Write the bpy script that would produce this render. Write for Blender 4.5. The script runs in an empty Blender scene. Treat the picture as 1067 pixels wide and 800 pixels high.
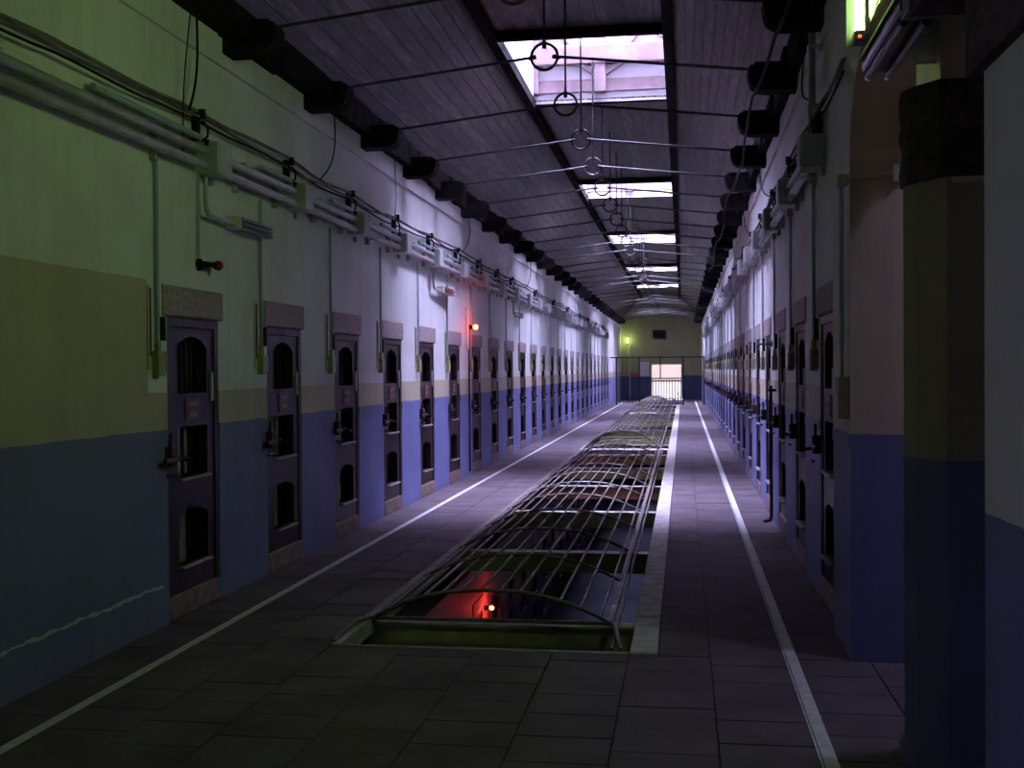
import bpy, math, random
from mathutils import Matrix, Vector
random.seed(7)
scene = bpy.context.scene
col = scene.collection

# ------------------------------------------------------------------ camera
FPX = 1200.0
def make_camera():
    yaw, p, roll = math.radians(8.4606), math.radians(-0.6919), math.radians(-0.4)
    # forward turned left of the corridor axis (+Y), tilted slightly down
    F = Vector((-math.sin(yaw)*math.cos(p), math.cos(yaw)*math.cos(p), math.sin(p)))
    R = Vector((math.cos(yaw), math.sin(yaw), 0)); U = R.cross(F)
    c, s = math.cos(roll), math.sin(roll)
    R, U = c*R + s*U, -s*R + c*U
    cam = bpy.data.cameras.new('camera'); cam.sensor_width = 36; cam.lens = FPX/1067*36
    cam.clip_start = 0.05; cam.clip_end = 300
    o = bpy.data.objects.new('camera', cam); col.objects.link(o)
    m = Matrix.Identity(4)
    for i in range(3):
        m[i][0], m[i][1], m[i][2] = R[i], U[i], -F[i]
    m[0][3], m[1][3], m[2][3] = 0, 0, 1.6
    o.matrix_world = m
    scene.camera = o
make_camera()

# ------------------------------------------------------------------ sky, portals, exposure
SKY = (0.60, 0.60, 0.98); SKY_STRENGTH = 190.0
w = bpy.data.worlds.new('overcast_sky'); scene.world = w; w.use_nodes = True
bg = w.node_tree.nodes['Background']
bg.inputs[0].default_value = (*SKY, 1)
# plain overcast sky: zenith three times as bright as the horizon
_nt = w.node_tree
_tc = _nt.nodes.new('ShaderNodeTexCoord'); _sp = _nt.nodes.new('ShaderNodeSeparateXYZ'); _nt.links.new(_tc.outputs['Generated'], _sp.inputs[0])
_mr = _nt.nodes.new('ShaderNodeMapRange'); _mr.inputs['From Min'].default_value = 0; _mr.inputs['From Max'].default_value = 1
_mr.inputs['To Min'].default_value = SKY_STRENGTH/3; _mr.inputs['To Max'].default_value = SKY_STRENGTH
_nt.links.new(_sp.outputs[2], _mr.inputs['Value']); _nt.links.new(_mr.outputs[0], bg.inputs[1])
scene.view_settings.view_transform = 'Standard'; scene.view_settings.look = 'None'
scene.view_settings.exposure = -0.18; scene.view_settings.gamma = 1.0
scene.view_settings.use_curve_mapping = False
def portal(loc, sx, sy, direction):
    l = bpy.data.lights.new('daylight_portal', 'AREA'); l.shape = 'RECTANGLE'; l.size = sx; l.size_y = sy
    l.cycles.is_portal = True
    o = bpy.data.objects.new('daylight_portal', l); col.objects.link(o)
    o.location = loc; o.rotation_euler = Vector(direction).to_track_quat('-Z', 'Y').to_euler()

# key dimensions (metres); corridor runs along +Y, camera at x=0
XL, XR, XC = -3.25, 0.945, -1.15
OX0, OX1 = -2.05, -0.31            # light well in the floor
OY0, OY1 = 6.48, 50.5
YE = 61.0                           # end wall
ZC = 5.42                           # flat part of the ceiling
PL, PR = -2.13, -0.15               # purlins
PITCH = 1.78
NL, NR = 25, 24
DL0, DR0 = 7.34, 7.87               # first door centres
SKYLIGHTS = [(13.0, 16.4), (23.3, 25.6), (32.2, 34.9), (42.4, 45.0), (51.2, 54.0)]
SKX0, SKX1 = -2.09, -0.19

# ------------------------------------------------------------------ helpers
def ordinal(i):
    return ['first','second','third','fourth','fifth','sixth','seventh','eighth','ninth','tenth','eleventh','twelfth',
            'thirteenth','fourteenth','fifteenth','sixteenth','seventeenth','eighteenth','nineteenth','twentieth',
            'twenty-first','twenty-second','twenty-third','twenty-fourth','twenty-fifth','twenty-sixth','twenty-seventh',
            'twenty-eighth','twenty-ninth','thirtieth','thirty-first','thirty-second'][i]

class MB:
    def __init__(s): s.v = []; s.f = []; s.sm = []
    def add(s, vs, fs, smooth=False):
        n = len(s.v); s.v += [tuple(a) for a in vs]; s.f += [tuple(i+n for i in f) for f in fs]; s.sm += [smooth]*len(fs); return s
    def box(s, x0, x1, y0, y1, z0, z1):
        x0, x1 = sorted((x0, x1)); y0, y1 = sorted((y0, y1)); z0, z1 = sorted((z0, z1))
        return s.add([(x0,y0,z0),(x1,y0,z0),(x1,y1,z0),(x0,y1,z0),(x0,y0,z1),(x1,y0,z1),(x1,y1,z1),(x0,y1,z1)],
              [(0,3,2,1),(4,5,6,7),(0,1,5,4),(1,2,6,5),(2,3,7,6),(3,0,4,7)])
    def cbox(s, x0, x1, y0, y1, z0, z1, b=0.006):
        # box with chamfered edges (24 verts)
        vs = []; key = {}
        X, Y, Z = sorted((x0, x1)), sorted((y0, y1)), sorted((z0, z1))
        def vid(i, j, k, ax):
            p = [X[i], Y[j], Z[k]]; sg = [(1,-1)[i], (1,-1)[j], (1,-1)[k]]
            for a in range(3):
                if a != ax: p[a] += sg[a]*b
            key[(i,j,k,ax)] = len(vs); vs.append(tuple(p))
        for i in (0,1):
            for j in (0,1):
                for k in (0,1):
                    for ax in range(3): vid(i,j,k,ax)
        fs = []
        def q(*ks): fs.append(tuple(key[k] for k in ks))
        for e in (0,1):
            a = [(e,0,0,0),(e,1,0,0),(e,1,1,0),(e,0,1,0)]; q(*(a if e else a[::-1]))
            a = [(0,e,0,1),(0,e,1,1),(1,e,1,1),(1,e,0,1)]; q(*(a if e else a[::-1]))
            a = [(0,0,e,2),(1,0,e,2),(1,1,e,2),(0,1,e,2)]; q(*(a if e else a[::-1]))
        for i in (0,1):
            for j in (0,1):
                q((i,j,0,0),(i,j,1,0),(i,j,1,1),(i,j,0,1)); q((i,0,j,0),(i,1,j,0),(i,1,j,2),(i,0,j,2)); q((0,i,j,1),(1,i,j,1),(1,i,j,2),(0,i,j,2))
                for k in (0,1):
                    q((i,j,k,0),(i,j,k,1),(i,j,k,2))
        return s.add(vs, fs)
    def tube(s, pts, r, n=8, closed=False):
        pts = [Vector(p) for p in pts]; m = len(pts); rings = []; up = None
        for i, p in enumerate(pts):
            if closed: d = pts[(i+1) % m] - pts[i-1]
            else: d = pts[min(i+1, m-1)] - pts[max(i-1, 0)]
            d.normalize()
            if up is None:
                up = Vector((0,0,1)) if abs(d.z) < 0.9 else Vector((1,0,0))
            a = d.cross(up).normalized(); up = a.cross(d).normalized()
            rr = r[i] if isinstance(r, (list, tuple)) else r
            rings.append([p + (a*math.cos(t) + up*math.sin(t))*rr for t in [2*math.pi*k/n for k in range(n)]])
        vs = [v for g in rings for v in g]; fs = []
        for i in range(m if closed else m-1):
            j = (i+1) % m
            for k in range(n):
                l = (k+1) % n; fs.append((i*n+k, i*n+l, j*n+l, j*n+k))
        s.add(vs, fs, True)
        if not closed:
            s.add(rings[0], [tuple(range(n))[::-1]]); s.add(rings[-1], [tuple(range(n))])
        return s
    def lathe(s, o, axis, prof, n=12):
        o = Vector(o); d = Vector(axis).normalized(); u = Vector((0,0,1)) if abs(d.z) < .9 else Vector((1,0,0))
        a = d.cross(u).normalized(); b = a.cross(d)
        vs = []; fs = []
        for r, t in prof:
            for k in range(n):
                th = 2*math.pi*k/n; vs.append(o + d*t + (a*math.cos(th) + b*math.sin(th))*max(r, 1e-4))
        for i in range(len(prof)-1):
            for k in range(n):
                l = (k+1) % n; fs.append((i*n+k, i*n+l, (i+1)*n+l, (i+1)*n+k))
        return s.add(vs, fs, True)
    def prism(s, poly, a0, a1, axis):
        # poly: list of 2D points in the plane perpendicular to axis; x: (y,z); y: (x,z); z: (x,y)
        def P(p, a):
            return {'x': (a, p[0], p[1]), 'y': (p[0], a, p[1]), 'z': (p[0], p[1], a)}[axis]
        n = len(poly)
        vs = [P(p, a0) for p in poly] + [P(p, a1) for p in poly]
        fs = [tuple(range(n))[::-1], tuple(range(n, 2*n))] + [(i, (i+1) % n, n+(i+1) % n, n+i) for i in range(n)]
        return s.add(vs, fs)
    def strip(s, lo, hi, a0, a1, axis):
        # solid between two polylines of equal length (convex pieces), extruded along axis
        for i in range(len(lo)-1):
            s.prism([lo[i], lo[i+1], hi[i+1], hi[i]], a0, a1, axis)
        return s
    def mesh(s, name, mat):
        me = bpy.data.meshes.new(name); me.from_pydata(s.v, [], s.f); me.update()
        me.polygons.foreach_set('use_smooth', s.sm)
        import bmesh
        bm = bmesh.new(); bm.from_mesh(me); bmesh.ops.recalc_face_normals(bm, faces=bm.faces); bm.to_mesh(me); bm.free()
        me.materials.append(mat)
        return me

def tag(o, label=None, cat=None, group=None, kind=None):
    if label: o['label'] = label
    if cat: o['category'] = cat
    if group: o['group'] = group
    if kind: o['kind'] = kind
    return o
def obj(name, me, parent=None, loc=None, rz=0):
    if isinstance(me, MB): raise TypeError
    o = bpy.data.objects.new(name, me); col.objects.link(o)
    if parent: o.parent = parent
    if loc is not None: o.location = loc
    if rz: o.rotation_euler = (0, 0, rz)
    return o
def empty(name, loc=(0,0,0), rz=0):
    o = bpy.data.objects.new(name, None); col.objects.link(o); o.location = loc; o.rotation_euler = (0,0,rz); o.empty_display_size = .1
    return o
def parts(root, plist):
    """plist: (name, mesh) or (name, mesh, [sub parts], label)"""
    for p in plist:
        o = obj(p[0], p[1], root)
        if len(p) > 3 and p[3]: o['label'] = p[3]
        if len(p) > 2 and p[2]:
            for q in p[2]:
                obj(q[0], q[1], o)

# ------------------------------------------------------------------ materials
def newmat(name):
    m = bpy.data.materials.new(name); m.use_nodes = True
    nt = m.node_tree; b = nt.nodes['Principled BSDF']
    return m, nt, b
def ramp(nt, fac, stops):
    r = nt.nodes.new('ShaderNodeValToRGB')
    el = r.color_ramp.elements
    while len(el) < len(stops): el.new(0.5)
    for e, (p, c) in zip(el, stops): e.position = p; e.color = (*c, 1)
    if fac is not None: nt.links.new(fac, r.inputs[0])
    return r
def noise(nt, scale, detail=4, vec=None, rough=.55):
    n = nt.nodes.new('ShaderNodeTexNoise'); n.inputs['Scale'].default_value = scale; n.inputs['Detail'].default_value = detail
    n.inputs['Roughness'].default_value = rough
    if vec is not None: nt.links.new(vec, n.inputs['Vector'])
    return n
def mixc(nt, a, b, fac, mode='MIX'):
    m = nt.nodes.new('ShaderNodeMix'); m.data_type = 'RGBA'; m.blend_type = mode
    def put(x, s):
        if isinstance(x, (tuple, list)): s.default_value = (*x, 1) if len(x) == 3 else x
        elif isinstance(x, (int, float)): s.default_value = x
        else: nt.links.new(x, s)
    put(fac, m.inputs[0]); put(a, m.inputs[6]); put(b, m.inputs[7])
    return m.outputs[2]
def mathn(nt, op, a, b=None, clamp=False):
    m = nt.nodes.new('ShaderNodeMath'); m.operation = op; m.use_clamp = clamp
    for x, i in ((a, 0), (b, 1)):
        if x is None: continue
        if isinstance(x, (int, float)): m.inputs[i].default_value = x
        else: nt.links.new(x, m.inputs[i])
    return m.outputs[0]
def bump(nt, b, height, dist=.01, strength=.5):
    n = nt.nodes.new('ShaderNodeBump'); n.inputs['Distance'].default_value = dist; n.inputs['Strength'].default_value = strength
    nt.links.new(height, n.inputs['Height']); nt.links.new(n.outputs[0], b.inputs['Normal'])
def plain(name, c, rough=.6, metal=0, var=.25, scale=6, spec=.5, c2=None):
    m, nt, b = newmat(name)
    tc = nt.nodes.new('ShaderNodeNewGeometry')
    n = noise(nt, scale, 5, tc.outputs['Position'])
    hi = tuple(min(1, x*(1+var)) for x in c); lo = c2 or tuple(x*(1-var) for x in c)
    r = ramp(nt, n.outputs[0], [(.3, lo), (.7, hi)])
    nt.links.new(r.outputs[0], b.inputs['Base Color'])
    b.inputs['Roughness'].default_value = rough; b.inputs['Metallic'].default_value = metal
    b.inputs['Specular IOR Level'].default_value = spec
    return m
def emit(name, c, strength):
    m, nt, b = newmat(name)
    b.inputs['Base Color'].default_value = (*c, 1)
    b.inputs['Emission Color'].default_value = (*c, 1); b.inputs['Emission Strength'].default_value = strength
    return m

BLUE = (.20, .21, .45); CREAM = (.58, .50, .34); WHITE = (.84, .83, .81)
def wall_paint(name, near_cream=None, top=2.17, blue_z=1.24, cream_z=1.475, all_cream=False, upper=WHITE, blue=BLUE, cream=CREAM):
    """bands of paint by height: blue dado, cream band, white above; stains and chips"""
    m, nt, b = newmat(name)
    g = nt.nodes.new('ShaderNodeNewGeometry'); sp = nt.nodes.new('ShaderNodeSeparateXYZ'); nt.links.new(g.outputs['Position'], sp.inputs[0])
    z = sp.outputs[2]; y = sp.outputs[1]
    wob = noise(nt, 3, 2, g.outputs['Position'])
    zw = mathn(nt, 'ADD', z, mathn(nt, 'MULTIPLY', mathn(nt, 'SUBTRACT', wob.outputs[0], .5), .02))
    n1 = noise(nt, 1.3, 6, g.outputs['Position']); n2 = noise(nt, 14, 5, g.outputs['Position'])
    # streaks running down
    mp = nt.nodes.new('ShaderNodeMapping'); mp.inputs['Scale'].default_value = (9, 9, .7); nt.links.new(g.outputs['Position'], mp.inputs[0])
    n3 = noise(nt, 1, 4, mp.outputs[0])
    cz = cream_z
    if near_cream is not None:
        cz = mathn(nt, 'ADD', mathn(nt, 'MULTIPLY', mathn(nt, 'LESS_THAN', y, near_cream), top-cream_z), cream_z)
    upper_f = mathn(nt, 'GREATER_THAN', zw, cz)
    blue_f = mathn(nt, 'LESS_THAN', zw, blue_z)
    c = mixc(nt, cream, cream if all_cream else upper, upper_f)
    c = mixc(nt, c, blue, blue_f)
    dirt = ramp(nt, n1.outputs[0], [(.30, (.74, .72, .70)), (.60, (1, 1, 1))])
    c = mixc(nt, c, dirt.outputs[0], .6, 'MULTIPLY')
    st = ramp(nt, n3.outputs[0], [(.30, (.72, .70, .66)), (.50, (1, 1, 1))])
    c = mixc(nt, c, st.outputs[0], .28, 'MULTIPLY')
    chips = ramp(nt, n2.outputs[0], [(.735, (0, 0, 0)), (.75, (1, 1, 1))])
    c = mixc(nt, c, (.62, .6, .58), chips.outputs[0])
    if near_cream is not None:
        # long peeled scar low on the near blue dado
        sw = noise(nt, 4, 5, g.outputs['Position']); sn = noise(nt, 9, 3, g.outputs['Position'])
        dz_ = mathn(nt, 'ABSOLUTE', mathn(nt, 'SUBTRACT', z, mathn(nt, 'ADD', .21, mathn(nt, 'MULTIPLY', sw.outputs[0], .09))))
        th = mathn(nt, 'SUBTRACT', mathn(nt, 'MULTIPLY', sn.outputs[0], .035), .008)
        sc = mathn(nt, 'MULTIPLY', mathn(nt, 'LESS_THAN', dz_, th), mathn(nt, 'LESS_THAN', y, 6.85))
        c = mixc(nt, c, (.66, .64, .64), sc)
    nt.links.new(c, b.inputs['Base Color'])
    b.inputs['Roughness'].default_value = .62; b.inputs['Specular IOR Level'].default_value = .35
    bump(nt, b, n2.outputs[0], .006, .35)
    return m
M = {}
M['wall_l'] = wall_paint('wall_paint_left', near_cream=6.66)
M['wall_r'] = wall_paint('wall_paint_right')
M['wing'] = wall_paint('wall_paint_wing', all_cream=True, cream=(.74, .56, .42))
M['pier'] = wall_paint('wall_paint_pier', cream=WHITE)
M['pillar'] = wall_paint('wall_paint_pillar', all_cream=True, cream=(.48, .42, .28))
M['end'] = wall_paint('wall_paint_end', all_cream=True, blue_z=1.25, cream=(.40, .42, .20), blue=(.07, .09, .18))  # greenish lamplight put into the upper wall colour
M['lower'] = wall_paint('wall_paint_lower_dimmed', blue_z=-3.0, cream_z=-2.6, upper=(.30, .28, .27), cream=(.26, .22, .16), blue=(.06, .07, .15))  # paint darkened to carry the dimness of the storey below

def wood_plank():
    m, nt, b = newmat('worn_ceiling_boards')
    g = nt.nodes.new('ShaderNodeNewGeometry'); oi = nt.nodes.new('ShaderNodeObjectInfo')
    mp = nt.nodes.new('ShaderNodeMapping'); mp.inputs['Scale'].default_value = (7, .8, 7); nt.links.new(g.outputs['Position'], mp.inputs[0])
    n1 = noise(nt, 3.0, 8, mp.outputs[0], .65); n2 = noise(nt, 1.6, 5, g.outputs['Position'])
    base = ramp(nt, n1.outputs[0], [(.32, (.028, .020, .018)), (.48, (.085, .068, .064)), (.60, (.16, .135, .13)), (.72, (.28, .25, .245))])
    red = ramp(nt, n2.outputs[0], [(.50, (0, 0, 0)), (.72, (1, 1, 1))])
    c = mixc(nt, base.outputs[0], (.13, .055, .04), mathn(nt, 'MULTIPLY', red.outputs[0], .6))
    rnd = ramp(nt, oi.outputs['Random'], [(0, (.50, .50, .50)), (1, (1.2, 1.16, 1.12))])
    c = mixc(nt, c, rnd.outputs[0], 1, 'MULTIPLY')
    nt.links.new(c, b.inputs['Base Color']); b.inputs['Roughness'].default_value = .42; b.inputs['Specular IOR Level'].default_value = .5
    bump(nt, b, n1.outputs[0], .004, .5)
    return m
M['plank'] = wood_plank()
def slab_mat():
    m, nt, b = newmat('worn_floor_slabs')
    g = nt.nodes.new('ShaderNodeNewGeometry'); oi = nt.nodes.new('ShaderNodeObjectInfo')
    n1 = noise(nt, 2.2, 6, g.outputs['Position']); n2 = noise(nt, 40, 4, g.outputs['Position'])
    base = ramp(nt, n1.outputs[0], [(.3, (.115, .088, .102)), (.7, (.195, .152, .175))])
    rnd = ramp(nt, oi.outputs['Random'], [(0, (.86, .86, .86)), (1, (1.0, .99, .97))])
    c = mixc(nt, base.outputs[0], rnd.outputs[0], 1, 'MULTIPLY')
    sp = ramp(nt, n2.outputs[0], [(.35, (.8, .8, .8)), (.6, (1, 1, 1))])
    c = mixc(nt, c, sp.outputs[0], .6, 'MULTIPLY')
    nt.links.new(c, b.inputs['Base Color']); b.inputs['Roughness'].default_value = .8; b.inputs['Specular IOR Level'].default_value = .15
    bump(nt, b, n2.outputs[0], .002, .3)
    return m
M['slab'] = slab_mat()
M['lower_floor'] = plain('dimmed_lower_floor', (.02, .021, .03), .7, scale=2, var=.3, spec=.1)  # near-black colour carries the dimness down there
M['joint'] = plain('dark_joint', (.035, .033, .032), .9)
M['kerb'] = plain('kerb_stone', (.52, .48, .45), .7, scale=9, var=.3)
M['line'] = plain('white_floor_paint', (.74, .73, .72), .6, scale=18, var=.18)
M['soot'] = plain('blackened_timber', (.014, .012, .012), .9, scale=12, var=.6, spec=.08)
M['iron'] = plain('black_iron', (.03, .028, .03), .42, .5, scale=20, var=.5)
M['rod'] = plain('tie_rod_iron', (.05, .045, .05), .4, .5, scale=8, var=.5)
M['grille'] = plain('grille_paint', (.20, .175, .16), .5, .15, scale=14, var=.4, c2=(.09, .07, .06))
M['grey'] = plain('grey_box_paint', (.50, .52, .50), .45, scale=5, var=.12)
M['conduit'] = plain('conduit_grey', (.42, .42, .42), .38, .25, scale=7, var=.2)
M['pvc'] = plain('pale_blue_conduit', (.34, .44, .47), .42, scale=7, var=.15)
M['yellow'] = plain('yellow_green_plastic', (.36, .37, .15), .5, scale=12, var=.2)
M['board'] = plain('cream_board', (.66, .62, .5), .6, scale=8, var=.12)
M['cable'] = plain('old_cable', (.17, .16, .155), .7, scale=5, var=.5, spec=.2)
M['black'] = plain('black_rubber', (.014, .014, .015), .7, spec=.15)
M['lintel'] = plain('granite_lintel', (.38, .28, .285), .75, scale=30, var=.35)
M['sill'] = plain('worn_sill_stone', (.26, .17, .14), .7, scale=11, var=.4)
M['stone'] = plain('rough_dark_stone', (.075, .055, .050), .9, scale=26, var=.75)
M['beam_green'] = plain('olive_beam_paint', (.46, .50, .20), .6, scale=7, var=.25)
M['beam_rust'] = plain('rust_beam_paint', (.32, .13, .07), .6, scale=7, var=.25)
M['beam_top'] = plain('lit_beam_flange', (.5, .48, .42), .55, scale=7, var=.2)  # paler colour stands in for light on the beam tops
def door_wood():
    m, nt, b = newmat('dark_varnished_door_wood')
    g = nt.nodes.new('ShaderNodeNewGeometry')
    mp = nt.nodes.new('ShaderNodeMapping'); mp.inputs['Scale'].default_value = (9, 9, 1.1); nt.links.new(g.outputs['Position'], mp.inputs[0])
    n = noise(nt, 2.4, 7, mp.outputs[0], .6)
    r = ramp(nt, n.outputs[0], [(.28, (.013, .007, .007)), (.55, (.034, .018, .018)), (.8, (.07, .036, .033))])
    nt.links.new(r.outputs[0], b.inputs['Base Color']); b.inputs['Roughness'].default_value = .42; b.inputs['Specular IOR Level'].default_value = .28
    bump(nt, b, n.outputs[0], .003, .4)
    return m
M['door'] = door_wood()
M['door_in'] = plain('dark_door_recess', (.014, .010, .010), .6)
M['rust'] = plain('rusted_lock', (.075, .036, .032), .6, .3, scale=22, var=.6)
M['notice'] = plain('red_notice', (.17, .040, .032), .6, scale=20, var=.4)
M['paper'] = plain('pale_label', (.22, .19, .16), .6, scale=20, var=.2)
M['ledge'] = plain('worn_ledge', (.36, .29, .29), .45, scale=10, var=.3)
M['well'] = plain('painted_well_boards', (.82, .80, .82), .6, scale=5, var=.08)
M['baffle'] = plain('baffle_boards', (.30, .26, .27), .7, scale=5, var=.15)  # for the added light-blocking boards in the first shaft
M['timber'] = plain('pale_truss_timber', (.26, .18, .19), .6, scale=6, var=.3)
def glass():
    m, nt, b = newmat('skylight_glass'); nt.nodes.remove(b)
    out = [n for n in nt.nodes if n.type == 'OUTPUT_MATERIAL'][0]
    t = nt.nodes.new('ShaderNodeBsdfTransparent'); t.inputs[0].default_value = (.94, .94, .96, 1)
    gl = nt.nodes.new('ShaderNodeBsdfGlossy'); gl.inputs['Roughness'].default_value = .1
    mx = nt.nodes.new('ShaderNodeMixShader'); mx.inputs[0].default_value = .05
    nt.links.new(t.outputs[0], mx.inputs[1]); nt.links.new(gl.outputs[0], mx.inputs[2]); nt.links.new(mx.outputs[0], out.inputs[0])
    return m
M['glass'] = glass()
M['tube_light'] = emit('fluorescent_tube_glow', (.60, 1.0, .30), 175)
M['end_tube'] = emit('end_lamp_glow', (.9, 1.0, .45), 4)
M['red_glow'] = emit('red_lamp_glow', (1.0, .10, .04), 22)
M['red_led'] = emit('tiny_red_indicator', (1.0, .12, .03), 2.5)
M['red_glass'] = plain('red_lamp_glass', (.32, .015, .012), .15)
M['red_sign'] = plain('red_sign_paint', (.6, .03, .05), .5)
M['pane_pink'] = emit('bright_far_pane', (1.0, .80, .80), 1.0)
M['pane_white'] = emit('white_far_pane', (1.0, .95, 1.0), 1.15)
M['lens'] = plain('lamp_reflector', (.5, .5, .52), .12, .9)
M['fixture'] = plain('dark_fixture_metal', (.10, .10, .105), .35, .4)
M['fix_grey'] = plain('fixture_grey', (.30, .31, .30), .5)

# ------------------------------------------------------------------ floor with slabs
ZB = -0.36
floor = MB()
floor.box(XL-.5, XR+.5, -4, OY0, ZB, -.014)
floor.box(XR+.5, 4.3, -4, 6.9, ZB, -.014)
floor.box(XL-.5, OX0, OY0, YE+.5, ZB, -.014).box(OX1, XR+.5, OY0, YE+.5, ZB, -.014).box(OX0, OX1, OY1, YE+.5, ZB, -.014)
FL = tag(obj('floor', floor.mesh('floor', M['joint'])), 'grey stone slab floor of the cell gallery', 'floor', kind='structure')
xs = [XL, -2.87, -2.46, OX0, -1.6, -1.18, -.74, OX1, .14, .57, 1.0, 1.45, 1.9, 2.35, 2.8, 3.25, 3.7, 4.15]
slabs = []
row = .33
for i in range(len(xs)-1):
    x0, x1 = xs[i], xs[i+1]
    y = 3.0 - (row/2 if i % 2 else 0)
    ymax = 6.45 if x0 >= XR else YE
    over = OX0 - .01 <= x0 < OX1 - .01
    while y < ymax:
        y1 = y + row
        a0 = x0
        if x0 < XR < x1 and y > 6.4: b1 = XR
        else: b1 = x1
        if over and y1 > OY0 and y < OY1:
            if y < OY0 - .04: slabs.append((a0, b1, y, OY0))
        else:
            if abs(x0-OX1) < .01 and y1 > OY0 and y < OY1: a0 = OX1 + .165
            slabs.append((a0, b1, y, min(y1, ymax)))
        y = y1
slabs.sort(key=lambda s: (s[2]+s[3])/2 if (s[2] > 3.75 and s[1] < 2.0) else 1000)
cache = {}
rest = MB()
for k, (x0, x1, y0, y1) in enumerate(slabs):
    g = .004; dz = random.uniform(-.002, .0015)
    if k < 300:
        key = (round(x1-x0, 3), round(y1-y0, 3))
        if key not in cache:
            a, b = (x1-x0)/2-g, (y1-y0)/2-g
            cache[key] = MB().box(-a, a, -b, b, -.02, 0).mesh('slab', M['slab'])
        obj('slab', cache[key], FL, ((x0+x1)/2, (y0+y1)/2, dz))
    else:
        rest.box(x0+g, x1-g, y0+g, y1-g, -.02, dz)
o = obj('slabs_beyond', rest.mesh('slabs_beyond', M['slab']), FL); o['kind'] = 'stuff'

# kerb stones round the light well, painted lines
kr = empty('kerb', (OX1, OY0, 0)); tag(kr, 'pale stone kerb along the right edge of the floor grille', 'kerb')
y = OY0
while y < OY1:
    y1 = min(y + random.uniform(.85, 1.15), OY1)
    obj('kerb_stone', MB().cbox(0, .155, .004, y1-y-.004, -.1, .012 + random.uniform(-.003, .003)).mesh('kerb_stone', M['kerb']), kr, (0.004, y-OY0, 0)); y = y1
kl = empty('kerb', (OX0, OY0, 0)); tag(kl, 'narrow pale kerb along the left edge of the floor grille', 'kerb')
y = OY0
while y < OY1:
    y1 = min(y + random.uniform(1.6, 2.2), OY1)
    obj('kerb_stone', MB().cbox(.003, .055, .004, y1-y-.004, -.1, .012).mesh('kerb_stone', M['kerb']), kl, (0, y-OY0, 0)); y = y1
tag(obj('kerb', MB().cbox(OX0+.06, OX1-.003, OY0, OY0+.018, -.12, .006, .003).mesh('kerb', M['kerb'])), 'thin pale edging strip across the near end of the floor opening', 'kerb')
def floor_line(x, wdt, lab):
    tag(obj('floor_line', MB().box(x-wdt/2, x+wdt/2, 3.2, 58, .0015, .0045).mesh('floor_line', M['line'])), lab, 'floor marking')
floor_line(-2.87, .055, 'white painted line on the floor beside the left cell doors')
floor_line(.585, .058, 'white painted line on the floor beside the right cell doors')
tag(obj('floor_line', MB().box(.543, .551, 3.2, 58, .0015, .0035).mesh('floor_line', M['line'])), 'hair-thin pale stripe just left of the right white floor line', 'floor marking')

# ------------------------------------------------------------------ walls
TH = .42
def cell_wall(name, xf, s, centers, y_start, y_end, mat, lab):
    """xf: wall face, s: +1 corridor lies at +x, -1 at -x"""
    b = MB(); xb = xf - s*TH
    ed = [y_start]; el = [y_start]
    for c in centers: ed += [c-.41, c+.41]; el += [c-.48, c+.48]
    ed.append(y_end); el.append(y_end)
    for i in range(0, len(ed), 2):
        b.box(xb, xf, ed[i], ed[i+1], -.02, 1.96); b.box(xb, xf, el[i], el[i+1], 1.96, 2.16)
        b.box(xf, xf+s*.006, ed[i], ed[i+1], 1.168, 1.24)      # raised top of the dado
    b.box(xb, xf, y_start, y_end, 2.16, 3.77)
    b.box(xb - s*.06, xb, y_start, y_end, -.4, 4.3)
    b.box(xb, xf+s*.028, y_start, y_end, 3.77, 3.80)              # string course
    b.box(xb, xf+s*.014, y_start, y_end, 3.80, 4.30)
    o = obj(name, b.mesh(name, mat)); tag(o, lab, 'wall', kind='structure'); return o
CL = [DL0 + PITCH*i for i in range(NL)]
CR = [DR0 + PITCH*i for i in range(NR)]
WL = cell_wall('wall_left', XL, 1, CL, -1.0, YE+.4, M['wall_l'], 'long left wall with blue dado, cream band and white upper part')
# left wall behind the camera, with an unseen window added to light the near pier
b = MB(); b.box(XL-TH, XL, -4, -1.6, -.02, 4.3).box(XL-TH, XL, -1.6, -1.0, -.02, 1.35).box(XL-TH, XL, -1.6, -1.0, 2.35, 4.3)
tag(obj('wall_left_rear', b.mesh('wall_left_rear', M['wall_l'])), 'left wall behind the viewpoint round an added window', 'wall', kind='structure')
XA = .90
WR = cell_wall('wall_right', XR, -1, CR, 6.5, YE+.4, M['wall_r'], 'long right wall with blue dado, cream band and white upper part')
tag(obj('wall_pilaster', MB().box(XA, XR, 6.486, 7.2, -.02, 3.765).box(XA-.005, XA, 6.486, 7.2, 1.168, 1.24).mesh('wall_pilaster', M['wall_r'])), 'shallow pilaster ending the right wall beside the arch', 'wall', kind='structure')
# wing beyond the arches on the right
b = MB(); b.box(XR+TH, 4.2, 6.5, 6.9, -.02, 4.3)
b.box(4.0, 4.3, -4, 6.5, -.02, 4.3)
tag(obj('wall_wing', b.mesh('wall_wing', M['wing'])), 'cream wall with blue dado in the side wing beyond the arch', 'wall', kind='structure')
# cream return of the right wall, facing the viewer
tag(obj('wall_return', MB().box(XA, XR+TH, 6.47, 6.485, -.02, 4.3).mesh('wall_return', M['wing'])), 'cream plaster return with blue dado at the near end of the right wall', 'wall', kind='structure')
tag(obj('wall_rear', MB().box(XL-.4, 4.3, -4.3, -4, -.02, 5.6).mesh('wall_rear', M['wall_r'])), 'wall closing the hall behind the viewpoint', 'wall', kind='structure')
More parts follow.
